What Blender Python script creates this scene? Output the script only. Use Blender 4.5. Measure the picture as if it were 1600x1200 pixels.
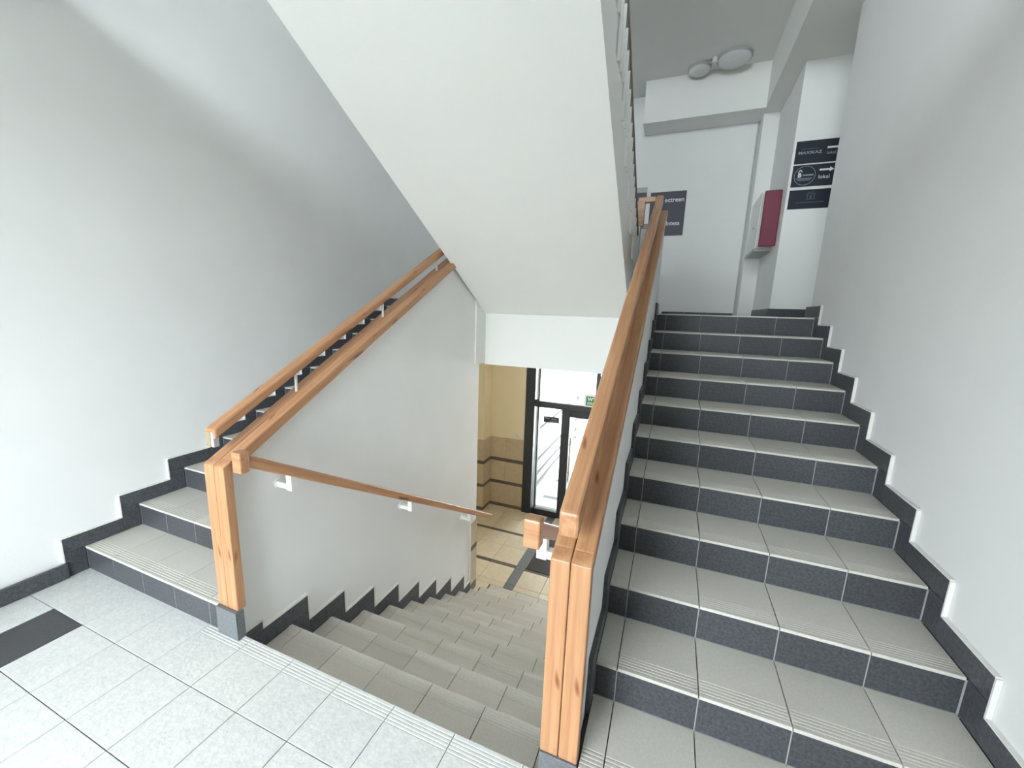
import bpy, bmesh, math, random
from mathutils import Vector, Matrix, Euler

# ------------------------------------------------------------------ reset
for o in list(bpy.data.objects):
    bpy.data.objects.remove(o, do_unlink=True)
scene = bpy.context.scene
COL = scene.collection
random.seed(7)

# ------------------------------------------------------------------ camera
CAM_F, CAM_PX, CAM_PY = 634.705, 790.434, 610.345
right = Vector((0.92539885, 0.37771191, 0.03115566))
up = Vector((-0.09940343, 0.16256569, 0.98167783))
fwd = Vector((-0.36572657, 0.91154051, -0.18798396))
cd = bpy.data.cameras.new('camera')
cam = bpy.data.objects.new('camera', cd)
COL.objects.link(cam)
m = Matrix((right, up, -fwd)).transposed().to_4x4()
m.translation = Vector((1.8793, -1.2287, 1.7222))
cam.matrix_world = m
cd.sensor_fit = 'HORIZONTAL'
cd.sensor_width = 36.0
cd.lens = CAM_F / 1600 * 36.0
cd.shift_x = (800 - CAM_PX) / 1600
cd.shift_y = (CAM_PY - 600) / 1600
cd.clip_start = 0.02
scene.camera = cam

# ------------------------------------------------------------------ world, daylight, exposure
world = bpy.data.worlds.new('sky')
scene.world = world
world.use_nodes = True
wn = world.node_tree.nodes
bg = wn['Background']
bg.inputs['Color'].default_value = (0.92, 0.945, 1.0, 1)
bg.inputs['Strength'].default_value = 9.0
scene.view_settings.view_transform = 'Standard'
scene.view_settings.look = 'None'
scene.view_settings.exposure = 1.75
scene.view_settings.gamma = 1.0
scene.view_settings.use_curve_mapping = False

WIN = (-0.55, 1.20, 0.20, 2.60, -3.20)       # landing window x0 x1 z0 z1 y
WIN2 = (-0.40, 2.60, 4.10, 5.15, -3.20)      # window of the half landing above
DOOR_Y = 5.53
LOBBY = -1.94


def portal(name, loc, rot, sx, sy):
    l = bpy.data.lights.new(name, 'AREA')
    l.shape = 'RECTANGLE'
    l.size, l.size_y = sx, sy
    l.cycles.is_portal = True
    o = bpy.data.objects.new(name, l)
    o.location, o.rotation_euler = loc, rot
    COL.objects.link(o)
    return o


portal('window_daylight', ((WIN[0] + WIN[1]) / 2, WIN[4] - 0.12, (WIN[2] + WIN[3]) / 2), (math.radians(90), 0, 0),
       WIN[1] - WIN[0], WIN[3] - WIN[2])
portal('upper_window_daylight', ((WIN2[0] + WIN2[1]) / 2, WIN2[4] - 0.12, (WIN2[2] + WIN2[3]) / 2), (math.radians(90), 0, 0),
       WIN2[1] - WIN2[0], WIN2[3] - WIN2[2])
portal('door_daylight', (1.10, 9.12, -0.65), (math.radians(-90), 0, 0), 2.2, 2.7)

# ------------------------------------------------------------------ materials


def newmat(name):
    mt = bpy.data.materials.new(name)
    mt.use_nodes = True
    nt = mt.node_tree
    return mt, nt, nt.nodes['Principled BSDF']


def ramp(nt, fac, stops):
    r = nt.nodes.new('ShaderNodeValToRGB')
    el = r.color_ramp.elements
    el[0].position, el[0].color = stops[0][0], (*stops[0][1], 1)
    el[1].position, el[1].color = stops[-1][0], (*stops[-1][1], 1)
    for p_, c_ in stops[1:-1]:
        e = el.new(p_)
        e.color = (*c_, 1)
    nt.links.new(fac, r.inputs['Fac'])
    return r


def noise(nt, scale, detail=3, coord='Object', mapscale=None, rough=0.5):
    tc = nt.nodes.new('ShaderNodeTexCoord')
    n = nt.nodes.new('ShaderNodeTexNoise')
    n.inputs['Scale'].default_value = scale
    n.inputs['Detail'].default_value = detail
    n.inputs['Roughness'].default_value = rough
    if mapscale:
        mp = nt.nodes.new('ShaderNodeMapping')
        mp.inputs['Scale'].default_value = mapscale
        nt.links.new(tc.outputs[coord], mp.inputs['Vector'])
        nt.links.new(mp.outputs['Vector'], n.inputs['Vector'])
    else:
        nt.links.new(tc.outputs[coord], n.inputs['Vector'])
    return n


def addbump(nt, b, height, strength, dist=0.01):
    bp = nt.nodes.new('ShaderNodeBump')
    bp.inputs['Strength'].default_value = strength
    bp.inputs['Distance'].default_value = dist
    nt.links.new(height, bp.inputs['Height'])
    nt.links.new(bp.outputs['Normal'], b.inputs['Normal'])


def paint(name, col, rough=0.75, var=0.03, bump=0.12):
    mt, nt, b = newmat(name)
    n = noise(nt, 2.2, 4)
    lo = tuple(max(0, c - var) for c in col)
    r = ramp(nt, n.outputs['Fac'], [(0.3, lo), (0.7, col)])
    nt.links.new(r.outputs['Color'], b.inputs['Base Color'])
    b.inputs['Roughness'].default_value = rough
    f = noise(nt, 55, 3)
    addbump(nt, b, f.outputs['Fac'], bump, 0.004)
    return mt


def tile(name, c0, c1, rough, scale, bump=0.08, rnd=0.06, bscale=None):
    mt, nt, b = newmat(name)
    n = noise(nt, scale, 6, rough=0.75)
    r = ramp(nt, n.outputs['Fac'], [(0.32, c0), (0.68, c1)])
    oi = nt.nodes.new('ShaderNodeObjectInfo')
    hv = nt.nodes.new('ShaderNodeHueSaturation')
    mr = nt.nodes.new('ShaderNodeMapRange')
    mr.inputs['To Min'].default_value = 1 - rnd
    mr.inputs['To Max'].default_value = 1 + rnd
    nt.links.new(oi.outputs['Random'], mr.inputs['Value'])
    nt.links.new(mr.outputs['Result'], hv.inputs['Value'])
    nt.links.new(r.outputs['Color'], hv.inputs['Color'])
    nt.links.new(hv.outputs['Color'], b.inputs['Base Color'])
    b.inputs['Roughness'].default_value = rough
    f = noise(nt, bscale or scale, 3)
    addbump(nt, b, f.outputs['Fac'], bump, 0.004)
    return mt


def plain(name, col, rough=0.5, metal=0.0):
    mt, nt, b = newmat(name)
    n = noise(nt, 30, 2)
    r = ramp(nt, n.outputs['Fac'], [(0.3, tuple(c * 0.93 for c in col)), (0.7, col)])
    nt.links.new(r.outputs['Color'], b.inputs['Base Color'])
    b.inputs['Roughness'].default_value = rough
    b.inputs['Metallic'].default_value = metal
    return mt


def woodmat(name):
    mt, nt, b = newmat(name)
    n = noise(nt, 1.0, 5, mapscale=(1.6, 38, 38), rough=0.6)
    r = ramp(nt, n.outputs['Fac'], [(0.28, (0.36, 0.16, 0.074)), (0.5, (0.48, 0.245, 0.120)), (0.74, (0.58, 0.335, 0.178))])
    k = noise(nt, 1.0, 1, mapscale=(4.5, 17, 17))
    kr = ramp(nt, k.outputs['Fac'], [(0.70, (1, 1, 1)), (0.78, (0.42, 0.24, 0.14))])
    mx = nt.nodes.new('ShaderNodeMix')
    mx.data_type = 'RGBA'
    mx.blend_type = 'MULTIPLY'
    mx.inputs['Factor'].default_value = 1.0
    nt.links.new(r.outputs['Color'], mx.inputs[6])
    nt.links.new(kr.outputs['Color'], mx.inputs[7])
    nt.links.new(mx.outputs[2], b.inputs['Base Color'])
    b.inputs['Roughness'].default_value = 0.34
    addbump(nt, b, n.outputs['Fac'], 0.06, 0.002)
    return mt


def glassmat(name):
    mt, nt, b = newmat(name)
    nt.nodes.remove(b)
    out = nt.nodes['Material Output']
    tr = nt.nodes.new('ShaderNodeBsdfTransparent')
    tr.inputs['Color'].default_value = (0.95, 0.98, 0.97, 1)
    gl = nt.nodes.new('ShaderNodeBsdfGlossy')
    gl.inputs['Roughness'].default_value = 0.02
    fr = nt.nodes.new('ShaderNodeFresnel')
    fr.inputs['IOR'].default_value = 1.4
    mx = nt.nodes.new('ShaderNodeMixShader')
    nt.links.new(fr.outputs['Fac'], mx.inputs[0])
    nt.links.new(tr.outputs[0], mx.inputs[1])
    nt.links.new(gl.outputs[0], mx.inputs[2])
    nt.links.new(mx.outputs[0], out.inputs['Surface'])
    return mt


M = dict(
    wall=paint('white wall paint', (0.84, 0.84, 0.83)),
    soffit=paint('white soffit paint', (0.84, 0.84, 0.815), var=0.015),
    cream=paint('cream lobby paint', (0.86, 0.77, 0.57)),
    tread=tile('pale grey stair tile', (0.58, 0.555, 0.505), (0.68, 0.655, 0.605), 0.42, 90, 0.05),
    landing=tile('textured pale landing tile', (0.60, 0.61, 0.595), (0.74, 0.75, 0.735), 0.36, 34, 0.55, 0.03, 55),
    edge=tile('pale tile', (0.74, 0.73, 0.70), (0.80, 0.79, 0.76), 0.5, 60),
    riser=tile('dark slate tile', (0.026, 0.029, 0.036), (0.104, 0.109, 0.120), 0.38, 75, 0.12, 0.12),
    curb=tile('lit dark curb tile', (0.10, 0.11, 0.12), (0.19, 0.20, 0.215), 0.4, 75, 0.1),  # curbs are riser slate; their lit look is put into this colour
    insert=tile('dark insert tile', (0.042, 0.042, 0.046), (0.062, 0.062, 0.068), 0.45, 60),
    lobby=tile('beige lobby tile', (0.62, 0.54, 0.40), (0.72, 0.64, 0.50), 0.3, 12),
    dado=tile('beige wall tile', (0.53, 0.43, 0.30), (0.63, 0.53, 0.39), 0.3, 10),
    strip=tile('brown grey strip tile', (0.10, 0.085, 0.07), (0.16, 0.14, 0.12), 0.4, 50),
    grout=plain('grey grout', (0.20, 0.195, 0.185), 0.9),
    joint=plain('dark joint', (0.045, 0.044, 0.042), 0.9),
    groutd=plain('pale cement', (0.36, 0.36, 0.36), 0.9),
    wood=woodmat('honey beech wood'),
    white=plain('white enamel', (0.85, 0.85, 0.83), 0.35),
    rawend=plain('raw chipped wood end', (0.34, 0.29, 0.18), 0.9),
    alu=plain('anthracite aluminium', (0.022, 0.027, 0.036), 0.4),
    steel=plain('brushed steel', (0.6, 0.6, 0.6), 0.3, 0.9),
    glass=glassmat('clear glass'),
    navy=plain('navy print', (0.006, 0.011, 0.024), 0.6),
    grey=plain('slate print', (0.060, 0.060, 0.082), 0.55),
    black=plain('black print', (0.02, 0.02, 0.022), 0.45),
    print=plain('white print', (0.80, 0.82, 0.85), 0.5),
    dim=plain('dim grey print', (0.05, 0.07, 0.11), 0.5),
    midp=plain('grey print', (0.33, 0.36, 0.40), 0.5),
    green=plain('green print', (0.01, 0.22, 0.09), 0.45),
    red=plain('crimson panel', (0.17, 0.008, 0.040), 0.4),
    lamp=plain('opal glass', (0.72, 0.73, 0.72), 0.25),
    board=plain('grey painted rail board', (0.45, 0.45, 0.44), 0.5),
    band=plain('grey steel rail band', (0.27, 0.27, 0.265), 0.5),
    railcap=plain('brown grey rail cap', (0.28, 0.235, 0.20), 0.5),
    yard=plain('dull yard ground', (0.42, 0.42, 0.40), 0.9),
    ext=plain('pale exterior render', (0.72, 0.72, 0.71), 0.8),
    extg=plain('grey exterior band', (0.12, 0.12, 0.125), 0.7),
    mat=plain('dark doormat', (0.055, 0.052, 0.052), 0.95),
)

# ------------------------------------------------------------------ helpers


def link(name, me, mat=None, parent=None):
    if mat is not None and not me.materials:
        me.materials.append(M[mat] if isinstance(mat, str) else mat)
    o = bpy.data.objects.new(name, me)
    COL.objects.link(o)
    if parent is not None:
        o.parent = parent
    return o


def mesh(name, verts, faces):
    me = bpy.data.meshes.new(name)
    me.from_pydata([tuple(v) for v in verts], [], faces)
    bm = bmesh.new()
    bm.from_mesh(me)
    bmesh.ops.recalc_face_normals(bm, faces=bm.faces)
    bm.to_mesh(me)
    bm.free()
    me.update()
    return me


def prism(pts, a0, a1, axis='x'):
    """extrude a 2D polygon. axis x: pts are (y,z); axis y: (x,z); axis z: (x,y)"""
    def P(t, q):
        return {'x': (t, q[0], q[1]), 'y': (q[0], t, q[1]), 'z': (q[0], q[1], t)}[axis]
    n = len(pts)
    v = [P(a0, q) for q in pts] + [P(a1, q) for q in pts]
    f = [tuple(range(n)), tuple(range(2 * n - 1, n - 1, -1))]
    f += [(i, (i + 1) % n, n + (i + 1) % n, n + i) for i in range(n)]
    return mesh('m', v, f)


def boxm(x0, x1, y0, y1, z0, z1, bev=0.0, seg=1):
    me = prism([(x0, y0), (x1, y0), (x1, y1), (x0, y1)], z0, z1, 'z')
    if bev > 0:
        bevel(me, bev, seg)
    return me


def bevel(me, w, seg=2):
    bm = bmesh.new()
    bm.from_mesh(me)
    bmesh.ops.bevel(bm, geom=list(bm.edges), offset=w, segments=seg, affect='EDGES', profile=0.5, clamp_overlap=True)
    bm.to_mesh(me)
    bm.free()
    return me


def join(*mes):
    bm = bmesh.new()
    for me in mes:
        bm.from_mesh(me)
    out = bpy.data.meshes.new('m')
    bm.to_mesh(out)
    bm.free()
    return out


def cyl(p0, p1, r, n=14, r1=None):
    p0, p1 = Vector(p0), Vector(p1)
    d = (p1 - p0)
    q = d.to_track_quat('Z', 'Y')
    r1 = r if r1 is None else r1
    v = []
    for k, (p, rr) in enumerate(((p0, r), (p1, r1))):
        for i in range(n):
            a = 2 * math.pi * i / n
            v.append(p + q @ Vector((rr * math.cos(a), rr * math.sin(a), 0)))
    f = [tuple(range(n - 1, -1, -1)), tuple(range(n, 2 * n))]
    f += [(i, (i + 1) % n, n + (i + 1) % n, n + i) for i in range(n)]
    return mesh('m', v, f)


def tag(o, label, cat, group=None, kind=None):
    o['label'] = label
    o['category'] = cat
    if group:
        o['group'] = group
    if kind:
        o['kind'] = kind
    return o


def struct(name, me, mat, label, cat='wall'):
    o = link(name, me, mat)
    o['kind'] = 'structure'
    return tag(o, label, cat)


def empty(name, loc, label, cat, group=None, kind=None):
    o = bpy.data.objects.new(name, None)
    o.location = loc
    o.empty_display_size = 0.1
    COL.objects.link(o)
    return tag(o, label, cat, group, kind)


def put(o, parent):
    """parent keeping world coordinates (parents are unrotated)"""
    o.parent = parent
    o.matrix_parent_inverse = Matrix.Translation(-Vector(parent.location)) if parent.location.length else Matrix()
    return o


bpy.context.view_layer.update()


def part(name, me, mat, parent):
    """part whose mesh is in world coordinates"""
    o = link(name, me, mat)
    off = Vector(parent.location)
    if parent.parent:
        off = off + Vector(parent.parent.location)
    o.parent = parent
    o.location = -off
    return o


CACHE = {}


def shared(key, fn):
    if key not in CACHE:
        CACHE[key] = fn()
    return CACHE[key]


def piece(name, key, fn, mat, loc, parent):
    """a repeated piece: shared mesh, own object at loc (world)"""
    def mk():
        me = fn()
        me.materials.append(M[mat])
        return me
    me = shared((key, mat), mk)
    o = bpy.data.objects.new(name, me)
    COL.objects.link(o)
    off = Vector(parent.location)
    if parent.parent:
        off = off + Vector(parent.parent.location)
    o.parent = parent
    o.location = Vector(loc) - off
    return o


def slab(sx, sy, sz, ch=0.0015):
    """tile lying from (0,0,0) to (sx,sy,sz) with a chamfered top"""
    v = [(0, 0, 0), (sx, 0, 0), (sx, sy, 0), (0, sy, 0),
         (0, 0, sz - ch), (sx, 0, sz - ch), (sx, sy, sz - ch), (0, sy, sz - ch),
         (ch, ch, sz), (sx - ch, ch, sz), (sx - ch, sy - ch, sz), (ch, sy - ch, sz)]
    f = [(3, 2, 1, 0), (0, 1, 5, 4), (1, 2, 6, 5), (2, 3, 7, 6), (3, 0, 4, 7),
         (4, 5, 9, 8), (5, 6, 10, 9), (6, 7, 11, 10), (7, 4, 8, 11), (8, 9, 10, 11)]
    return mesh('tile', v, f)


def grooved(sx, sy, sz, front=-1):
    """tread tile with anti-slip grooves along its nosing; front=-1: nosing at y=0, +1: at y=sy"""
    pts = [(0, 0), (0, sz - 0.003), (0.003, sz)]
    y = 0.016
    for k in range(5):
        pts += [(y, sz), (y + 0.0025, sz - 0.0013), (y + 0.0045, sz - 0.0013), (y + 0.0070, sz)]
        y += 0.0145
    pts += [(sy - 0.001, sz), (sy, sz - 0.001), (sy, 0)]
    if front > 0:
        pts = [(sy - a, b) for a, b in pts]
    return prism(pts, 0, sx, 'x')


def board(name, p0, p1, w, h, mat, parent, ex=1, bev=0.006, seg=2):
    """beam of width w (along world X-ish) and height h, long axis from p0 to p1 (world, centre line), local X long"""
    p0, p1 = Vector(p0), Vector(p1)
    d = p1 - p0
    L = d.length
    me = boxm(0, L, -w / 2, w / 2, -h / 2, h / 2, bev, seg)
    o = link(name, me, mat)
    xax = d.normalized()
    yax = Vector((-1, 0, 0)) if abs(xax.x) < 0.9 else Vector((0, 1, 0))
    zax = xax.cross(yax).normalized()
    yax = zax.cross(xax)
    mm = Matrix((xax, yax, zax)).transposed().to_4x4()
    off = Vector(parent.location)
    o.parent = parent
    mm.translation = p0 - off
    o.matrix_local = mm
    return o


def sloped(name, x0, x1, y0, y1, ztop, slope, th, mat, parent, bev=0.006):
    """board along +y with vertical end cuts: top z = ztop+slope*y, vertical thickness th; origin at its low end"""
    L = (y1 - y0)
    c = math.sqrt(1 + slope * slope)
    # local: X along slope. build sheared box with plumb ends, in a frame rotated to the slope
    ang = math.atan(slope)
    pts = []
    for (yy, zz) in ((0, -th), (L, L * slope - th), (L, L * slope), (0, 0)):
        pts.append((yy * math.cos(ang) + zz * math.sin(ang), -yy * math.sin(ang) + zz * math.cos(ang)))
    me = prism(pts, -(x1 - x0), 0, 'y')      # pts are (X,Z); y = -width..0
    bevel(me, bev, 2)
    o = link(name, me, mat)
    xax = Vector((0, math.cos(ang), math.sin(ang)))
    yax = Vector((-1, 0, 0))
    zax = xax.cross(yax)
    mm = Matrix((xax, yax, zax)).transposed().to_4x4()
    mm.translation = Vector((x0, y0, ztop + slope * y0)) - Vector(parent.location)
    o.parent = parent
    o.matrix_local = mm
    return o


def text(name, s, size, loc, parent, mat='print', align='LEFT', bold=0.0, squash=1.0):
    """flat lettering facing -y"""
    cu = bpy.data.curves.new('t', 'FONT')
    cu.body = s
    cu.size = size
    cu.align_x = align
    cu.extrude = 0.0008
    cu.offset = bold
    cu.resolution_u = 3
    to = bpy.data.objects.new('t', cu)
    COL.objects.link(to)
    bpy.context.view_layer.update()
    me = bpy.data.meshes.new_from_object(to.evaluated_get(bpy.context.evaluated_depsgraph_get()))
    bpy.data.objects.remove(to, do_unlink=True)
    for v in me.vertices:
        x, y, z = v.co
        v.co = (x * squash, -z, y)
    me.materials.clear()
    o = link(name, me, mat)
    o.parent = parent
    o.location = Vector(loc) - Vector(parent.location)
    return o


# ------------------------------------------------------------------ dimensions
G = 0.302                      # tile pitch
RU = 0.1602                    # up risers
TU = 0.3072                    # up goings
RD, TD = LOBBY / -11, 0.3037   # down flight
XL, XR = -1.507, 3.007            # side walls
YB = -3.20                     # window wall (inner face)
UP = 11 * RU                   # upper floor
CEIL = 4.70
TOP = 6.9                      # top of the stairwell
YH = 2.2                       # the hall ceiling starts here
Y0R, Y0L = -0.0474, -0.028     # first nosings
IL0, IL1 = -0.189, -0.106      # inner left partition faces
IR0, IR1 = 1.598, 1.704        # inner right partition faces
BACK = 5.25                    # upper back wall
SLP = 0.545

# ------------------------------------------------------------------ room shell
wl = struct('wall_left', prism([(YB, -0.3), (BACK, -0.3), (BACK, TOP), (YB, TOP)], XL - 0.2, XL, 'x'), 'wall',
            'tall plain white wall on the left side of the stairwell')
wr = struct('wall_right', prism([(YB, -0.3), (3.25, -0.3), (3.25, TOP), (YB, TOP)], XR, XR + 0.2, 'x'), 'wall',
            'bluish white wall on the right of the stairs going up')
x0, x1, z0, z1, _ = WIN
wq = []
for W, za, zb in ((WIN, -.3, 3.5), (WIN2, 3.5, TOP)):
    wq += [boxm(XL - .2, W[0], YB - .25, YB, za, zb), boxm(W[1], XR + .2, YB - .25, YB, za, zb),
           boxm(W[0], W[1], YB - .25, YB, za, W[2]), boxm(W[0], W[1], YB - .25, YB, W[3], zb)]
wb = struct('wall_window', join(*wq), 'wall', 'white wall with the windows behind the landing')
for name, W, lab in (('window_1', WIN, 'wide white framed window behind the landing'), ('window_2', WIN2, 'white framed window above the upper half landing')):
    x0, x1, z0, z1, _ = W
    win = empty(name, (x0, YB - .12, z0), lab, 'window', kind='structure')
    part('window_frame', join(boxm(x0, x1, YB - .16, YB - .10, z0, z0 + .06), boxm(x0, x1, YB - .16, YB - .10, z1 - .06, z1),
                              boxm(x0, x0 + .06, YB - .16, YB - .10, z0 + .06, z1 - .06), boxm(x1 - .06, x1, YB - .16, YB - .10, z0 + .06, z1 - .06)), 'white', win)
    for k in range(2):
        a = x0 + .06 + k * (x1 - x0 - .12) / 2
        b_ = a + (x1 - x0 - .12) / 2
        part('pane', boxm(a + .02, b_ - .02, YB - .133, YB - .127, z0 + .06, z1 - .06), 'glass', win)
        if k:
            part('mullion', boxm(a - .025, a + .025, YB - .16, YB - .10, z0 + .06, z1 - .06), 'white', win)

struct('ceiling_stairwell', join(boxm(XL - .2, XR + .2, YB - .25, YH + .2, TOP, TOP + .2), boxm(XL, XR, YH, YH + .2, CEIL + .2, TOP)), 'soffit',
       'white ceiling high over the stairwell', 'ceiling')
ceil_ = struct('ceiling', boxm(XL, 4.6, YH, 5.6, CEIL, CEIL + .2), 'soffit', 'pale grey ceiling above the upper hall', 'ceiling')
# dropped beams in the upper hall
struct('trim_1', boxm(1.25, 2.64, 4.86, 5.249, 4.205, CEIL - .001), 'soffit', 'boxed ceiling beam along the back wall of the upper hall', 'beam')
struct('trim_2', join(boxm(2.64, 4.4, 3.252, 5.249, 4.2, CEIL - .001), boxm(2.64, XR - .001, YH + .01, 3.252, 4.2, CEIL - .001)), 'soffit', 'dropped ceiling above the signs and the red cabinet', 'beam')
# upper hall walls
struct('wall_back', boxm(XL, 2.66, BACK, BACK + .15, UP, CEIL), 'wall', 'white back wall of the upper hall behind the grey notice')
struct('trim_3', boxm(2.645, 2.815, 5.0, BACK + .1, UP, 4.2), 'wall', 'narrow white pilaster behind the red cabinet', 'pilaster')
struct('wall_sign', boxm(2.815, 4.4, 3.96, BACK + .1, UP, 4.2), 'wall', 'white wall carrying the three dark blue signs')
struct('wall_corridor', join(boxm(4.4, 4.55, 3.05, 4.1, UP - .2, CEIL), boxm(3.2, 4.55, 3.05, 3.25, UP - .2, CEIL)), 'wall', 'white corridor wall at the far right of the upper hall')
struct('trim_4', join(boxm(2.62, 2.64, 5.235, 5.25, UP, 4.2)), 'board', 'thin grey cable duct in the corner of the upper hall', 'cable duct')
struct('floor_upper', join(boxm(XL, 4.55, 3.20, 5.6, UP - .30, UP - .001), boxm(-.088, 1.58, 2.998, 3.20, 1.135, UP - .02)), 'soffit',
       'white slab and beam of the upper floor above the lobby', 'floor')
# beam stub on the partition
struct('trim_5', boxm(-.24, -.0885, 2.765, 3.2, 1.155, 1.85), 'soffit', 'white beam end on the left partition above the lobby opening', 'beam')

# partitions
wil = struct('wall_inner_left', prism([(0.0, LOBBY), (2.88, LOBBY), (2.88, 1.155), (3.2, 1.155), (3.2, .9 + SLP * 3.2), (0.0, .9)], IL0, IL1, 'x'), 'wall',
             'white sloping half wall between the left stairs and the descending stairs')
wir = struct('wall_inner_right', prism([(-.01, LOBBY), (2.88, LOBBY), (2.88, 1.155), (3.3, 1.155), (3.3, .9 + SLP * 3.3), (-.01, .9)], IR0, IR1, 'x'), 'wall',
             'white sloping half wall between the descending stairs and the right stairs')

# lobby shell
wlb = struct('wall_lobby_back', join(boxm(-1.11, -.43, DOOR_Y, DOOR_Y + .2, LOBBY, 1.45), boxm(1.62, 2.2, DOOR_Y, DOOR_Y + .2, LOBBY, 1.45)), 'cream',
             'cream lobby wall with a tiled dado beside the glass door')
wls = struct('wall_lobby_side', join(boxm(-2.4, -1.11, 5.22, DOOR_Y + .2, LOBBY, 1.45)), 'cream', 'cream projecting wall corner at the far left of the lobby')
struct('wall_lobby_left', boxm(-2.4, -2.2, 2.6, 5.22, LOBBY, 1.45), 'cream', 'cream end wall of the lobby beyond the partition')
struct('wall_lobby_right', boxm(2.0, 2.2, 2.871, DOOR_Y, LOBBY, 1.39), 'cream', 'cream lobby wall to the right of the glass door')
struct('wall_lobby_front', join(boxm(-2.4, IL0 - .002, 2.74, 2.87, LOBBY, 1.15), boxm(IR1 + .002, 2.2, 2.74, 2.87, LOBBY, 1.15)), 'cream', 'cream lobby wall under the upper stairs')
struct('ceiling_lobby', boxm(-2.4, 2.2, 3.2, DOOR_Y + .2, 1.40, 1.455), 'soffit', 'white lobby ceiling behind the beam', 'ceiling')

struct('ground_light_block', boxm(-3, 5, YB - .3, 5.89, LOBBY - .5, LOBBY - .21), 'grout', 'added dark slab blocking sky light from under the building', 'ground')  # added, unseen: stops sky light leaking up through the stair gaps
# ------------------------------------------------------------------ landing floor
fl = struct('floor', boxm(XL, XR, YB, -0.004, -0.3, -0.0125), 'grout', 'pale tiled landing floor in front of the three flights of stairs', 'floor')
J = 0.0035
nrow = 10
for j in range(nrow):
    yb = -0.2997 - (j - 1) * G if j else 0.0
    ya = -0.2997 - j * G
    ya = max(ya, YB + .002)
    for i in range(-5, 10):
        xa, xb = i * G, (i + 1) * G
        xa, xb = max(xa, XL + .012), min(xb, XR - .012)
        if xb - xa < .02:
            continue
        w, d = xb - xa - J, yb - ya - J
        dark = (i == -4 and j >= 1)
        if j == 0 and i >= -1 and xa < 1.58:
            piece('floor_tile', ('lg', round(w, 3)), lambda: grooved(w, d + J, .0125, 1), 'landing', (xa + J / 2, ya + J / 2, -.0125), fl)
        else:
            piece('floor_tile', ('lt', round(w, 3), round(d, 3)), lambda: slab(w, d, .0125), 'insert' if dark else 'landing',
                  (xa + J / 2, ya + J / 2, -.0125), fl)

# ------------------------------------------------------------------ stair flights


J = 0.0042


def two_tone(o):
    me = o.data
    me.materials.append(M['groutd'])
    for p in me.polygons:
        if abs(p.normal.y) > .8:
            p.material_index = 1


def spans(x0, x1, j0):
    xs = [x0]
    x = j0
    while x < x1 - .03:
        if x > x0 + .02:
            xs.append(x)
        x += G
    xs.append(x1)
    return list(zip(xs[:-1], xs[1:]))


def up_flight(x0, x1, j0, y0, label):
    t = empty('staircase', (x0, y0, 0), label, 'staircase')
    for n in range(1, 12):
        yn, zn = y0 + (n - 1) * TU, n * RU
        yend = y0 + n * TU if n < 11 else 3.35
        zb = zn - RU - (.012 if n > 1 else 0)
        core = prism([(yn + .0048, zb), (yend + .004 if n < 11 else yend, zb - (0.10 if n > 1 else 0)), (yend + .004 if n < 11 else yend, zn - .0125), (yn + .0048, zn - .0125)], x0 - .017, x1 + .017, 'x')
        st = part('step', core, 'joint', t)
        two_tone(st)
        for (a, b) in spans(x0, x1, j0):
            w = b - a - J
            d = yend - yn + .003
            if d > .33:
                d = .33
            piece('tread_tile', ('ug', round(w, 3), round(d, 3)), lambda: grooved(w, d, .012, -1), 'tread', (a + J / 2, yn, zn - .012), st)
            h = RU - .0125 - .001
            piece('riser_tile', ('ur', round(w, 3), round(h, 3)), lambda: boxm(0, w, 0, .010, 0, h, .001), 'riser', (a + J / 2, yn + .0035, zn - RU + .001), st)
    return t


sr = up_flight(1.7216, 2.9880, 1.806, Y0R, 'right hand flight of pale treads and dark risers going up')
sl = up_flight(-1.490, -.2065, -1.1977, Y0L, 'left hand flight of pale treads and dark risers going up')

sd = empty('staircase', (-.088, 0, 0), 'middle flight of pale steps going down to the lobby', 'staircase')
for k in range(0, 11):
    # riser below nosing k, then tread k+1
    yk, zk = k * TD, -k * RD
    if True:
        y1, z1_ = (k + 1) * TD, -(k + 1) * RD
        core = boxm(-.1055, 1.5975, yk - .012, y1 - .014, z1_ - RD, z1_ - .0125)
        st = part('step', core, 'joint', sd)
        for (a, b) in spans(-.088, 1.58, .0045):
            w, d = b - a - J, TD - .004 + .012
            piece('tread_tile', ('dg', round(w, 3)), lambda: grooved(w, d, .012, 1), 'tread', (a + J / 2, y1 - d, z1_ - .012), st)
    h = RD - .0135
    for (a, b) in spans(-.088, 1.58, .0045):
        w = b - a - J
        piece('riser_tile', ('dr', round(w, 3)), lambda: boxm(0, w, 0, .010, 0, h, .001), 'tread', (a + J / 2, yk - .0135, zk - RD + .001), st)

# ------------------------------------------------------------------ skirting tiles


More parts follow.
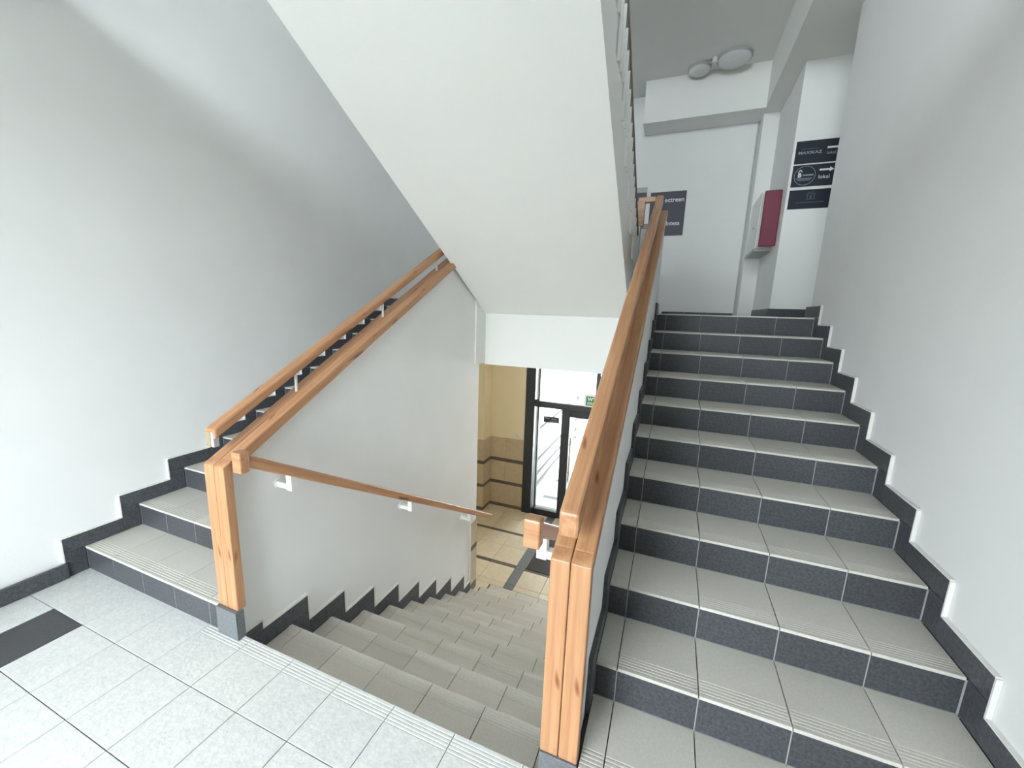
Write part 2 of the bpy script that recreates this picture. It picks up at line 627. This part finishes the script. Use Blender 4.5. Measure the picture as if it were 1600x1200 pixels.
def skirt_up(name, xf, side, y0, label, nmax=11, yext=0.0, nmin=1, edges=True):
    """stepped skirting on a wall along an up flight; xf: outer face, side=+1 wall lies to +x"""
    th = .0175
    xa = xf if side > 0 else xf - th
    t = empty(name, (xf, y0, 0), label, 'skirting', kind='structure')
    off, hh = .10, .098
    for n in range(nmin, nmax + 1):
        yn, zn = y0 + (n - 1) * TU, n * RU
        ye = yn + TU - off if n < nmax else yn + yext
        piece('skirting_tile', ('sv',), lambda: boxm(0, th, 0, off - .001, 0, RU - .002, .0008), 'riser', (xa, yn - off, zn - RU + .001), t)
        L = ye - (yn - off) - .002
        piece('skirting_tile', ('sh', round(L, 3)), lambda: boxm(0, th, 0, L, 0, hh - .002, .0008), 'riser', (xa, yn - off, zn + .001), t)
        if not edges:
            continue
        piece('cement_edge', ('se', round(L, 3)), lambda: boxm(0, th - .001, 0, L + .001, 0, .006), 'edge', (xa + (.0005 if side < 0 else .0005), yn - off, zn + hh - .001), t)
        if True:
            piece('cement_edge', ('sf',), lambda: boxm(0, th - .001, 0, .007, 0, RU - .004), 'edge', (xa + .0005, yn - off - .007, zn - RU + hh + .003 if n > 1 else zn - RU + hh + .003), t)
    return t


skirt_up('baseboard_right', 2.989, 1, Y0R, 'stepped dark skirting tiles along the right wall', yext=.31)
skirt_up('baseboard_inner_right', 1.7215, -1, Y0R, 'stepped dark skirting tiles on the half wall beside the right stairs', yext=.30, nmin=2, edges=False)
skirt_up('baseboard_left', -1.4895, -1, Y0L, 'stepped dark skirting tiles along the left wall', yext=.9)
skirt_up('baseboard_inner_left', -.2065, 1, Y0L, 'stepped dark skirting tiles on the half wall beside the left stairs', yext=.2, nmin=2, edges=False)


def skirt_down(name, xf, side, label, kmax=9):
    th = .0175
    xa = xf if side > 0 else xf - th
    t = empty(name, (xf, 0, 0), label, 'skirting', kind='structure')
    off, hh = .124, .108
    for k in range(0, kmax):
        yk, z1_ = k * TD, -(k + 1) * RD
        # vertical piece in front of the riser
        zt = -k * RD - (.017 if k == 0 else 0)
        ys = .022 if k == 0 else yk
        L = yk + off - ys - .001
        piece('skirting_tile', ('dv', k == 0), lambda: boxm(0, th, 0, L, 0, RD - .002 - (.017 if k == 0 else 0), .0008), 'riser', (xa, ys, z1_ + .001), t)
        L2 = TD - .001 if k < kmax - 1 else 2.72 - yk - off
        piece('skirting_tile', ('dh', k == kmax - 1), lambda: boxm(0, th, 0, L2, 0, hh - .002, .0008), 'riser', (xa, yk + off, z1_ + .001), t)
        piece('cement_edge', ('de', k == kmax - 1), lambda: boxm(0, th - .001, 0, L2, 0, .014), 'edge', (xa + .0005, yk + off, z1_ + hh - .001), t)
        if k == 0:
            piece('cement_edge', ('de0',), lambda: boxm(0, th - .001, 0, L, 0, .006), 'edge', (xa + .0005, ys, -.019), t)
        if k < kmax - 1:
            piece('cement_edge', ('df',), lambda: boxm(0, th - .001, 0, .015, 0, RD - .004), 'edge', (xa + .0005, yk + TD + off, z1_ + hh - RD + .003), t)
    # front edge of the very first piece
    piece('cement_edge', ('df0',), lambda: boxm(0, th - .001, 0, .006, 0, .05), 'edge', (xa + .0005, off, -.068), t)
    return t


skirt_down('baseboard_down_left', -.0885, -1, 'sawtooth dark skirting tiles descending along the left half wall')
skirt_down('baseboard_down_right', 1.5805, 1, 'sawtooth dark skirting tiles descending along the right half wall')


def skirt_flat(name, pts, z, label, h=.098, L0=.302, mat='riser'):
    """row of skirting tiles along a horizontal line p0->p1, thickness to the left of the direction"""
    (xa, ya), (xb, yb) = pts
    d = Vector((xb - xa, yb - ya, 0))
    L = d.length
    u = d.normalized()
    nrm = Vector((-u.y, u.x, 0))
    t = empty(name, (xa, ya, z), label, 'skirting', kind='structure')
    s = 0
    while s < L - .01:
        e = min(s + L0, L)
        a = Vector((xa, ya, 0)) + u * s
        b = Vector((xa, ya, 0)) + u * (e - .002)
        q = [a, b, b + nrm * .0175, a + nrm * .0175]
        part('skirting_tile', prism([(v.x, v.y) for v in q], z + .001, z + h, 'z'), mat, t)
        s = e
    return t


skirt_flat('baseboard_landing_left', ((-1.4895, -.129), (-1.4895, YB + .01)), 0, 'dark skirting tiles along the left wall at the landing', h=.10).location
skirt_flat('baseboard_landing_right', ((2.989, YB + .01), (2.989, -.149)), 0, 'dark skirting tiles along the right wall at the landing')
skirt_flat('baseboard_upper_sign', ((2.80, 3.949), (4.3, 3.949)), UP, 'dark skirting tiles below the three blue signs', h=.092)
skirt_flat('baseboard_upper_side', ((2.804, 4.99), (2.804, 3.95)), UP, 'dark skirting tiles below the red cabinet', h=.092)
skirt_flat('baseboard_upper_back', ((1.70, 5.238), (2.62, 5.238)), UP, 'dark skirting tiles along the upper back wall', h=.05)

# ------------------------------------------------------------------ curbs, posts, caps and rails
def curb(x0, x1, y0, label):
    t = empty('curb', ((x0 + x1) / 2, y0, 0), label, 'curb')
    part('curb_body', boxm(x0 + .008, x1 - .008, y0 + .008, y0 + .045, -.002, RU - .006), 'groutd', t)
    part('front_tile', boxm(x0, x1, y0, y0 + .008, 0, RU - .006, .001), 'curb', t)
    part('side_tile', boxm(x1 - .008, x1, y0 + .009, y0 + .045, 0, RU - .006, .001), 'curb', t)
    part('side_tile', boxm(x0, x0 + .008, y0 + .009, y0 + .045, 0, RU - .006, .001), 'curb', t)
    part('top_tile', boxm(x0, x1, y0, y0 + .045, RU - .006, RU, .001), 'curb', t)
    return t


curb(-.206, -.053, -.040, 'small grey tiled curb under the left newel post')
curb(1.580, 1.718, -.049, 'small grey tiled curb under the right newel post')


def capped(x0, x1, xm, yf, yend, ytop_l, label, lean=0.0):
    """newel boards and sloping cap made of two boards; split at xm"""
    t = empty('banister_cladding', ((x0 + x1) / 2, yf, RU), label, 'banister')
    zt = .957
    for (a, b, ye) in ((x0, xm - .001, yend), (xm + .001, x1, ytop_l)):
        # upright board, standing in front of the partition end; local X is vertical
        d_ = .046
        tf, tb = zt + SLP * yf - RU, zt + SLP * (yf + d_) - RU
        me = prism([(0, 0), (tf, 0), (tb, d_), (0, d_)], -(b - a) / 2, (b - a) / 2, 'y')
        bevel(me, .005, 2)
        o = link('newel_board', me, 'wood')
        mm = Matrix(((0, -1, 0), (0, 0, 1), (1, 0, 0))).to_4x4()
        mm.translation = Vector(((a + b) / 2, yf, RU)) - Vector(t.location)
        o.parent = t
        o.matrix_local = mm
        sloped('cap_board', a, b, yf + .0445, ye, zt, SLP, .062, 'wood', t)
    return t


capped(-.206, -.060, -.133, -.022, 3.25, 2.27, 'honey wood cladding on the half wall left of the descending stairs')
capped(1.580, 1.717, 1.648, -.043, 3.33, 3.33, 'honey wood cladding on the half wall right of the descending stairs')


def top_rail(x0, x1, y0, y1, z0_, slope, pins, label, raw=False, extra=None):
    t = empty('handrail', ((x0 + x1) / 2, y0, z0_ + slope * y0 - .2), label, 'handrail')
    sloped('rail', x0, x1, y0, y1, z0_, slope, .055 if raw else .088, 'wood', t, .010)
    if raw:
        zt = z0_ + slope * y0
        part('raw_end', boxm(x0 + .004, x1 - .030, y0 - .003, y0 + .028, zt - .092, zt - .016, .002), 'rawend', t)
        part('raw_edge', boxm(x1 - .029, x1 - .008, y0 - .002, y0 + .026, zt - .092, zt - .016, .002), 'board', t)
    for y in pins:
        za = .957 + SLP * y - .004
        zb = z0_ + slope * y - (.048 if raw else .08)
        part('pin', cyl(((x0 + x1) / 2 + .012, y, za), ((x0 + x1) / 2 + .012, y, zb), .0085), 'white', t)
    return t


top_rail(-.200, -.128, -.002, 3.3, 1.124, .536, (.50, 1.30, 2.06, 2.85), 'upper wooden handrail on white pins above the left half wall', True)
rr = top_rail(1.598, 1.665, -.033, 3.36, 1.118, .537, (.45, 1.25, 2.05, 2.85), 'upper wooden handrail resting above the right half wall')
# horizontal turn of the right rail towards the upper flight
zt = 1.118 + .537 * 3.33
board('rail_return', (1.597, 3.32, zt - .035), (1.43, 3.32, zt - .035), .062, .05, 'wood', rr)


def wall_rail(xc, side, xw, brackets, y1, label):
    z0_, s = 1.032, -.5786
    t = empty('handrail', (xc, 0, .8), label, 'handrail')
    sloped('rail', xc - .026, xc + .026, .045, y1, z0_, s, .066, 'wood', t, .008)
    b = boxm(xc - .031, xc + .031, .002, .052, .918, 1.026, .007, 2)
    o = part('rail_end_block', b, 'wood', t)
    for y in brackets:
        zr = z0_ + s * y - .06
        bt = part('bracket', join(cyl((xw, y, zr - .062), (xw + side * .008, y, zr - .062), .030, 18),
                                  boxm(min(xw, xc + side * .010), max(xw, xc + side * .010), y - .017, y + .017, zr - .078, zr - .046),
                                  boxm(xc - .019, xc + .019, y - .020, y + .020, zr - .082, zr + .012)), 'white', t)
    zz = z0_ + s * y1
    part('end_cap', boxm(xc - .024, xc + .024, y1 - .002, y1 + .004, zz - .058, zz - .008, .002), 'white', t)
    return t


wall_rail(0.0, 1, IL1, (.30, 1.41, 2.50), 3.06, 'wooden wall handrail descending along the left half wall')
wall_rail(1.497, -1, IR0, (.16, 1.41, 2.50), 3.06, 'wooden wall handrail descending along the right half wall')

# ------------------------------------------------------------------ upper middle flight (over the descending stairs)
def soff(y):
    return 1.839 - .567 * (y - 2.764)


XU0, XU1 = -.088, 1.467
fu = empty('staircase', (0.7, 2.998, UP), 'white underside and stepped string of the upper flight overhead', 'staircase')
pts = [(2.997, soff(2.998) + .0)]
yy = 0.30
prof = []
for n in range(1, 12):
    yn = 1.465 + (8 - n) * TU
    zn = UP + n * RU
    prof.append((yn, zn - RU))
    prof.append((yn, zn))
low = [(2.998, soff(2.998)), (0.30, soff(.30))]
poly = [(3.62, UP + .001), (3.62, UP + .0)]
poly = []
poly.append((2.997, soff(2.997)))
poly.append((.35, soff(.35)))
poly.append((.35, UP + 11 * RU - .02))
up_pts = []
for n in range(11, 0, -1):
    yn = 1.465 + (8 - n) * TU
    zn = UP + n * RU
    if n == 11:
        up_pts.append((.35, zn - .02))
    up_pts.append((yn, zn))
    up_pts.append((yn, zn - RU))
up_pts = up_pts[1:]
poly = [(2.997, soff(2.997)), (.35, soff(.35)), (.35, UP + 11 * RU)] + up_pts + [(2.997, UP)]
part('stair_slab', prism(poly, XU0, XU1, 'x'), 'soffit', fu)
for n in range(1, 12):
    yn = 1.465 + (8 - n) * TU
    zn = UP + n * RU
    part('tread_slab', boxm(XU0, XU1 - .03, yn - TU + .002 if n < 11 else .36, yn + .012, zn, zn + .02, .002), 'riser', fu)
struct('floor_half_landing', join(boxm(XL, XR, YB, -.06, soff(.3), UP + 11 * RU), boxm(XU0, XU1, -.06, .35, soff(.35), UP + 11 * RU)), 'soffit',
       'white upper half landing slab overhead', 'floor')

ru = empty('balustrade', (1.45, 3.0, UP), 'white balusters and grey rail beside the upper flight overhead', 'balustrade')


def btop(y):
    return 3.319 - .534 * (y - 1.362)


y = .60
bm_y = []
while y < 3.25:
    bm_y.append(y)
    y += .1024
for y in bm_y:
    n = 8 - math.floor((y - 1.465) / TU) - 1 + 0
    # tread level under y: tread n spans (yn - TU, yn]
    nn = 8 - math.ceil((y - 1.465) / TU - 1e-6)
    zb = UP + max(nn, 0) * RU + (.02 if nn > 0 else 0)
    if btop(y) - zb < .05:
        continue
    part('baluster', boxm(1.4675, 1.4835, y - .007, y + .007, zb - .03, btop(y) + .01), 'white', ru)
# rail board with plumb ends
me = prism([(.5, btop(.5)), (3.25, btop(3.25)), (3.25, btop(3.25) + .21), (.5, btop(.5) + .21)], 1.440, 1.456, 'x')
part('rail_board', me, 'band', ru)
me = prism([(.5, btop(.5) + .21), (3.25, btop(3.25) + .21), (3.25, btop(3.25) + .238), (.5, btop(.5) + .238)], 1.436, 1.466, 'x')
part('rail_cap', me, 'railcap', ru)
nw = empty('newel_post', (1.45, 3.32, UP), 'white newel post with wooden block where the upper flight starts', 'newel post')
part('post', boxm(1.415, 1.475, 3.27, 3.35, UP, 2.62, .004), 'white', nw)
part('block', boxm(1.42, 1.50, 3.28, 3.34, 2.62, 2.86, .004), 'wood', nw)
pn = empty('parapet_panel', (1.53, 3.32, UP), 'white parapet panel with grey capping at the top of the right half wall', 'parapet')
part('panel', boxm(1.476, 1.60, 3.302, 3.345, UP, 2.60, .003), 'white', pn)
part('capping', boxm(1.476, 1.60, 3.297, 3.350, 2.60, 2.645, .003), 'board', pn)

# ------------------------------------------------------------------ lobby floor
lf = struct('floor_lobby', join(boxm(-2.4, 2.2, 3.33, 5.9, LOBBY - .2, LOBBY - .0105), boxm(-2.4, -.1056, 2.885, 3.33, LOBBY - .2, LOBBY - .0105), boxm(1.5976, 2.2, 2.885, 3.33, LOBBY - .2, LOBBY - .0105)), 'grout', 'beige tiled lobby floor with dark stripes in front of the glass door', 'floor')
ybands = [(3.342, 3.447, 0), (3.447, 3.813, 0), (3.813, 3.885, 1), (3.885, 4.305, 0), (4.305, 4.668, 0), (4.668, 4.735, 1), (4.735, 5.135, 0), (5.135, 5.62, 0)]
xbands = [(-2.2, -1.90), (-1.90, -1.50), (-1.50, -1.10), (-1.10, -.705), (-.705, -.305), (-.305, .088), (.088, .226), (.226, .59), (.59, .99), (.99, 1.39), (1.39, 1.79), (1.79, 2.0)]
for (ya, yb_, dk) in ybands:
    for (xa, xb) in xbands:
        lg = abs(xa - .088) < .001
        w, d = xb - xa - J, yb_ - ya - J
        mt = 'strip' if (dk or lg) else 'lobby'
        if lg:
            mt = 'curb'
        if dk and xa > .2:
            mt = 'strip'
        piece('floor_tile', ('lf', round(w, 3), round(d, 3)), lambda: slab(w, d, .0105, .001), mt, (xa + J / 2, ya + J / 2, LOBBY - .0105), lf)
for (xa, xb) in xbands:
    if xb < -.2 or xa > 1.5 or abs(xa + .305) < .01:
        xb2 = min(xb, -.107) if xa < 0 else xb
        xa2 = max(xa, 1.60) if xa > 1 else xa
        w, d = xb2 - xa2 - J, 3.342 - 2.89 - J
        piece('floor_tile', ('lf', round(w, 3), round(d, 3)), lambda: slab(w, d, .0105, .001), 'lobby', (xa2 + J / 2, 2.89 + J / 2, LOBBY - .0105), lf)
dm = struct('doormat', boxm(.235, 1.35, 3.86, 5.0, LOBBY, LOBBY + .008, .003), 'mat', 'dark rectangular doormat in front of the glass door', 'doormat')
del dm['kind']

# dado tiles
def dado(parent, x0, x1, y, face, joints):
    """tiles on a wall facing -y (face 'y') between x0,x1"""
    rows = [(.062, .461, 'dado'), (.461, .523, 'strip'), (.523, .910, 'dado'), (.910, .975, 'strip'), (.975, 1.378, 'dado'), (0, .062, 'strip')]
    xs = [x0] + [q for q in joints if x0 < q < x1] + [x1]
    for a, b in zip(xs[:-1], xs[1:]):
        for (za, zb, mt) in rows:
            o_ = .002 if mt == 'strip' else 0
            part('wall_tile', boxm(a + .0015, b - .0015, y - .012 - o_, y, LOBBY + za + .0015, LOBBY + zb - .0015, .001), mt, parent)


def dado_x(parent, y0, y1, x, th, joints=()):
    rows = [(.062, .461, 'dado'), (.461, .523, 'strip'), (.523, .910, 'dado'), (.910, .975, 'strip'), (.975, 1.378, 'dado'), (0, .062, 'strip')]
    ys = [y0] + [q for q in joints if y0 < q < y1] + [y1]
    for a, b in zip(ys[:-1], ys[1:]):
        for (za, zb, mt) in rows:
            t_ = th * (1.15 if mt == 'strip' else 1)
            part('wall_tile', boxm(min(x, x + t_), max(x, x + t_), a + .0015, b - .0015, LOBBY + za + .0015, LOBBY + zb - .0015, .001), mt, parent)


dado(wlb, -1.098, -.432, DOOR_Y, 'y', (-.798,))
dado(wls, -2.19, -1.098, 5.22, 'y', (-1.90, -1.50))
dado_x(wls, 5.22, DOOR_Y - .014, -1.11, .012)
# pilaster tiles at the end of the left partition
for (za, zb, mt) in ((1.58 - 1.94 - LOBBY + LOBBY, 0, ''),):
    pass
for (za, zb, mt) in ((-1.55, -1.10, 'dado'), (-1.10, -1.04, 'strip'), (-1.04, -.74, 'dado'), (-1.66, -1.55, 'strip')):
    part('wall_tile', boxm(IL1, IL1 + .012, 2.722, 2.885, za + .0015, zb - .0015, .001), mt, wil)
part('corner_trim', boxm(IL1, IL1 + .014, 2.712, 2.722, -1.55, -.73), 'white', wil)

# sockets
for i, (sx, wd) in enumerate(((-.615, 'left'), (-.485, 'right'))):
    sk = empty('wall_socket', (sx, DOOR_Y - .02, -.49), f'{wd} of the two round white wall sockets above the lobby dado', 'socket', 'lobby sockets')
    part('plate', cyl((sx, DOOR_Y, -.49), (sx, DOOR_Y - .012, -.49), .042, 20), 'white', sk)
    part('insert', cyl((sx, DOOR_Y - .012, -.49), (sx, DOOR_Y - .022, -.49), .028, 18), 'white', sk)

# ------------------------------------------------------------------ glass door
dr = empty('door_1', (.3, DOOR_Y, LOBBY), 'glazed entrance door with dark aluminium frame and fanlight', 'door', kind='structure')
yA, yB = DOOR_Y - .03, DOOR_Y + .05


def fr(n, x0, x1, z0, z1, ya=yA, yb=yB):
    return part(n, boxm(x0, x1, ya, yb, z0, z1, .003), 'alu', dr)


fr('frame_jamb', -.425, -.25, LOBBY, 1.38, DOOR_Y - .06)
fr('frame_jamb', 1.46, 1.63, LOBBY, 1.38, DOOR_Y - .06)
fr('frame_head', -.25, 1.46, 1.32, 1.39)
fr('transom', -.25, 1.46, .105, .205)
fr('sash_stile', -.198, -.172, LOBBY, 1.32)
fr('glazing_bead', -.25, -.198, .205, .225)
fr('door_stile', .245, .39, LOBBY + .02, .105, DOOR_Y - .045)
fr('door_rail', .39, 1.32, -.01, .103, DOOR_Y - .045)
fr('door_rail', .39, 1.32, LOBBY + .02, LOBBY + .14, DOOR_Y - .045)
fr('door_stile', 1.32, 1.46, LOBBY + .02, .105, DOOR_Y - .045)
fr('bottom_rail', -.25, .245, LOBBY, LOBBY + .115)
fr('fanlight_mullion', .79, .86, .205, 1.32)
for (a, b, c, d_) in ((-.25, -.198, LOBBY + .115, .105), (-.172, .245, LOBBY + .115, .105), (.39, 1.32, LOBBY + .14, -.01), (-.172, .79, .205, 1.32), (.86, 1.46, .205, 1.32), (-.25, -.198, .225, 1.32)):
    part('pane', boxm(a, b, DOOR_Y + .008, DOOR_Y + .014, c, d_), 'glass', dr)
hd = part('door_handle', join(cyl((.435, DOOR_Y - .10, -1.15), (.435, DOOR_Y - .10, -.35), .014), cyl((.435, DOOR_Y - .10, -1.0), (.40, DOOR_Y - .04, -1.0), .01),
                              cyl((.435, DOOR_Y - .10, -.5), (.40, DOOR_Y - .04, -.5), .01)), 'steel', dr)

# door plaque
pq = empty('door_plaque', (.05, DOOR_Y - .006, -.11), 'small black plaque with faint grey lines on the door sidelight', 'sign')
part('plate', boxm(-.088, .188, DOOR_Y + .0, DOOR_Y + .0075, -.160, -.058, .001), 'black', pq)
part('printed_mark', join(boxm(-.065, -.03, DOOR_Y - .001, DOOR_Y, -.098, -.080), boxm(-.022, .01, DOOR_Y - .001, DOOR_Y, -.098, -.080),
                          boxm(.05, .15, DOOR_Y - .001, DOOR_Y, -.100, -.086), boxm(.02, .165, DOOR_Y - .001, DOOR_Y, -.138, -.128)), 'midp', pq)
# evacuation sign hanging from the fanlight
ex = empty('exit_sign', (.85, DOOR_Y - .06, .32), 'green evacuation exit sign in a white frame above the glass door', 'sign')
part('frame', boxm(.615, 1.05, DOOR_Y - .060, DOOR_Y - .035, .212, .44, .004), 'white', ex)
part('panel', boxm(.648, 1.02, DOOR_Y - .064, DOOR_Y - .0605, .236, .395, .001), 'green', ex)
text('lettering', 'WYJŚCIE', .088, (.672, DOOR_Y - .0665, .318), ex, bold=.002)
text('lettering', 'EWAKUACYJNE', .056, (.672, DOOR_Y - .0665, .255), ex, bold=.0015, squash=.95)

# exterior
gnd = struct('ground_outside', boxm(-30, 30, 5.9, 40, LOBBY - .3, LOBBY - .03), 'ext', 'pale paved ground outside the glass door', 'ground')
ewl = struct('wall_outside', boxm(-.50, -.27, 5.735, 9.2, LOBBY - .03, 1.6), 'ext', 'white side wall of the porch outside the glass door')
for (za, zb) in ((-1.52, -1.46), (-1.30, -1.25), (-1.02, -.98), (-.46, -.38)):
    part('band', boxm(-.27, -.235, 5.78, 9.2, za, zb, .004), 'extg', ewl)
struct('wall_added_porch_right', boxm(2.6, 2.8, 5.76, 9.2, LOBBY - .03, 1.6), 'ext', 'added white right hand wall shading the porch outside the glass door')  # added to close the porch side and dim the daylight in it
struct('wall_added_porch_end', join(boxm(-.5, 0.0, 9.2, 9.4, LOBBY - .03, 1.75), boxm(2.2, 2.8, 9.2, 9.4, LOBBY - .03, 1.75), boxm(0.0, 2.2, 9.2, 9.4, .7, 1.75)), 'ext', 'added pale end wall of the porch narrowing the daylight opening')  # added end wall; its smaller opening cuts the daylight reaching the lobby
struct('ceiling_added_porch', boxm(-.5, 2.8, 5.735, 9.2, 1.6, 1.75), 'ext', 'added flat roof shading the porch outside the glass door', 'ceiling')  # added roof that keeps open sky light off the porch walls
for (ya, yb_) in ((6.30, 6.42), (7.2, 7.32)):
    part('paving_strip', boxm(-.26, 3.0, ya, yb_, LOBBY - .031, LOBBY - .026), 'extg', gnd)
struct('ground_yard', boxm(-60, 60, -70, YB - .3, LOBBY - .4, LOBBY - .1), 'yard', 'dull yard below the landing window', 'ground')

# ------------------------------------------------------------------ upper hall: signs, notice, cabinet, lamp
def sign(z0, z1, label):
    t = empty('wall_sign', (2.84, 3.957, z0), label, 'sign', 'blue direction signs on the upper hall wall')
    part('plate', boxm(2.838, 3.26, 3.953, 3.9595, z0, z1, .001), 'navy', t)
    return t


ys = 3.9522


def arrow(t, x, z, L=.12):
    part('arrow', mesh('m', [(x, ys, z - .009), (x + L * .7, ys, z - .009), (x + L * .7, ys, z - .022), (x + L, ys, z), (x + L * .7, ys, z + .022), (x + L * .7, ys, z + .009), (x, ys, z + .009)],
                       [(0, 1, 2, 3, 4, 5, 6)]), 'print', t)


s1 = sign(3.275, 3.483, 'top dark blue sign with MAXIKAZ lettering on the upper hall wall')
text('lettering', 'MAXIKAZ', .036, (2.862, ys, 3.362), s1, 'midp', bold=.0006, squash=1.25)
text('lettering', 'BIURO RACHUNKOWE', .012, (2.888, ys, 3.403), s1, 'dim', squash=1.2) if False else part('printed_mark', boxm(2.884, 3.03, ys, ys + .0006, 3.404, 3.411), 'dim', s1)
arrow(s1, 3.098, 3.405)
text('lettering', 'lokal', .04, (3.098, ys, 3.345), s1, 'midp')
s2 = sign(3.060, 3.262, 'middle dark blue sign with a round emblem and white arrow')
ring = []
n = 40
for k in range(n):
    a = 2 * math.pi * k / n
    ring.append((2.945 + .090 * math.cos(a), 3.162 + .090 * math.sin(a)))
rin = [(2.945 + (q[0] - 2.945) * .955, 3.162 + (q[1] - 3.162) * .955) for q in ring]
vv = [(q[0], ys, q[1]) for q in ring] + [(q[0], ys, q[1]) for q in rin]
part('emblem_ring', mesh('m', vv, [(k, (k + 1) % n, n + (k + 1) % n, n + k) for k in range(n)]), 'midp', s2)
text('lettering', 'B', .055, (2.886, ys, 3.150), s2, bold=.002)
part('emblem_house', mesh('m', [(2.882, ys, 3.196), (2.904, ys, 3.222), (2.926, ys, 3.196), (2.918, ys, 3.196), (2.904, ys, 3.212), (2.890, ys, 3.196)], [(0, 1, 4, 5), (1, 2, 3, 4)]), 'print', s2)
part('printed_mark', join(boxm(2.928, 3.018, ys, ys + .0006, 3.160, 3.172), boxm(2.875, 3.01, ys, ys + .0006, 3.132, 3.138), boxm(2.89, 3.00, ys, ys + .0006, 3.118, 3.123)), 'midp', s2)
arrow(s2, 3.062, 3.206)
text('lettering', 'lokal', .050, (3.060, ys, 3.125), s2)
s3 = sign(2.850, 3.030, 'bottom dark blue sign with a faint building emblem')
part('emblem', join(boxm(2.985, 3.065, ys, ys + .0006, 2.935, 2.94), boxm(2.99, 3.0, ys, ys + .0006, 2.94, 2.985), boxm(3.012, 3.035, ys, ys + .0006, 2.94, 2.975),
                    boxm(3.048, 3.058, ys, ys + .0006, 2.94, 2.985), boxm(2.985, 3.065, ys, ys + .0006, 2.985, 2.992), boxm(3.0, 3.05, ys, ys + .0006, 3.0, 3.006)), 'dim', s3)
part('printed_mark', boxm(2.90, 3.14, ys, ys + .0006, 2.905, 2.914), 'dim', s3)

nt_ = empty('notice_board', (1.7, BACK - .01, 2.86), 'grey notice with white lettering on the upper back wall', 'sign')
part('plate', boxm(1.40, 1.868, BACK - .012, BACK - .001, 2.868, 3.452, .001), 'grey', nt_)
text('lettering', 'ectreen', .082, (1.868 - .020, BACK - .0135, 3.315), nt_, align='RIGHT', bold=.001)
text('lettering', 'Intesa', .082, (1.868 - .052, BACK - .0135, 3.005), nt_, align='RIGHT', bold=.001, squash=.92)
bd = empty('dark_plaque', (1.29, BACK - .02, 3.35), 'small dark plaque behind the upper newel post', 'sign')
part('plate', boxm(1.20, 1.345, BACK - .014, BACK - .001, 3.30, 3.53, .001), 'black', bd)
part('border', boxm(1.20, 1.345, BACK - .018, BACK - .014, 3.46, 3.53, .001), 'board', bd)

cb = empty('fire_cabinet', (2.73, 4.6, 2.5), 'white wall cabinet with a crimson end panel beside the blue signs', 'cabinet')
part('body', boxm(2.652, 2.814, 4.34, 4.98, 2.535, 3.14, .006), 'white', cb)
part('base_tray', boxm(2.640, 2.814, 4.33, 5.0, 2.50, 2.535, .004), 'board', cb)
part('door_frame', boxm(2.658, 2.814, 4.18, 4.34, 2.545, 3.10, .008), 'white', cb)
part('crimson_panel', boxm(2.655, 2.814, 4.150, 4.18, 2.525, 3.10, .008), 'red', cb)
part('lock', cyl((2.652, 4.62, 2.80), (2.640, 4.62, 2.80), .012), 'steel', cb)

ll = empty('added_lobby_light', (.3, 4.3, 1.4), 'added unseen round warm ceiling light over the lobby floor', 'lamp')  # lamp added out of view to warm and brighten lobby and lower steps
part('base_ring', cyl((.3, 4.3, 1.40), (.3, 4.3, 1.365), .20, 32), 'board', ll)
em = bpy.data.materials.new('lit opal glass')
em.use_nodes = True
eb = em.node_tree.nodes['Principled BSDF']
eb.inputs['Base Color'].default_value = (.9, .85, .75, 1)
eb.inputs['Emission Color'].default_value = (1.0, .80, .55, 1)
eb.inputs['Emission Strength'].default_value = 9.0
part('shade', cyl((.3, 4.3, 1.365), (.3, 4.3, 1.325), .19, 32, .15), em, ll)

lamp = empty('ceiling_light', (2.05, 4.65, CEIL), 'unlit twin round ceiling light in the upper hall', 'lamp')


def dome(c, r, h, n=28, m_=6):
    v, f = [], []
    for j in range(m_ + 1):
        a = math.pi / 2 * j / m_
        rr, zz = r * math.cos(a), -h * math.sin(a)
        if j == m_:
            v.append((c[0], c[1], c[2] - h))
            break
        for i in range(n):
            t = 2 * math.pi * i / n
            v.append((c[0] + rr * math.cos(t), c[1] + rr * math.sin(t), c[2] + zz))
    for j in range(m_ - 1):
        for i in range(n):
            f.append((j * n + i, j * n + (i + 1) % n, (j + 1) * n + (i + 1) % n, (j + 1) * n + i))
    for i in range(n):
        f.append(((m_ - 1) * n + i, (m_ - 1) * n + (i + 1) % n, m_ * n))
    f.append(tuple(range(n - 1, -1, -1)))
    me = mesh('m', v, f)
    for p in me.polygons:
        p.use_smooth = True
    return me


for (cx_, cy_, r_) in ((1.865, 4.74, .125), (2.225, 4.64, .180)):
    part('base_ring', cyl((cx_, cy_, CEIL), (cx_, cy_, CEIL - .03), r_ * 1.03, 32), 'board', lamp)
    part('shade', dome((cx_, cy_, CEIL - .03), r_, .06), 'lamp', lamp)
part('holder', cyl((2.02, 4.60, CEIL), (2.02, 4.60, CEIL - .05), .03, 18), 'white', lamp)
part('arm', boxm(1.95, 2.08, 4.63, 4.67, CEIL - .03, CEIL - .008, .004), 'board', lamp)
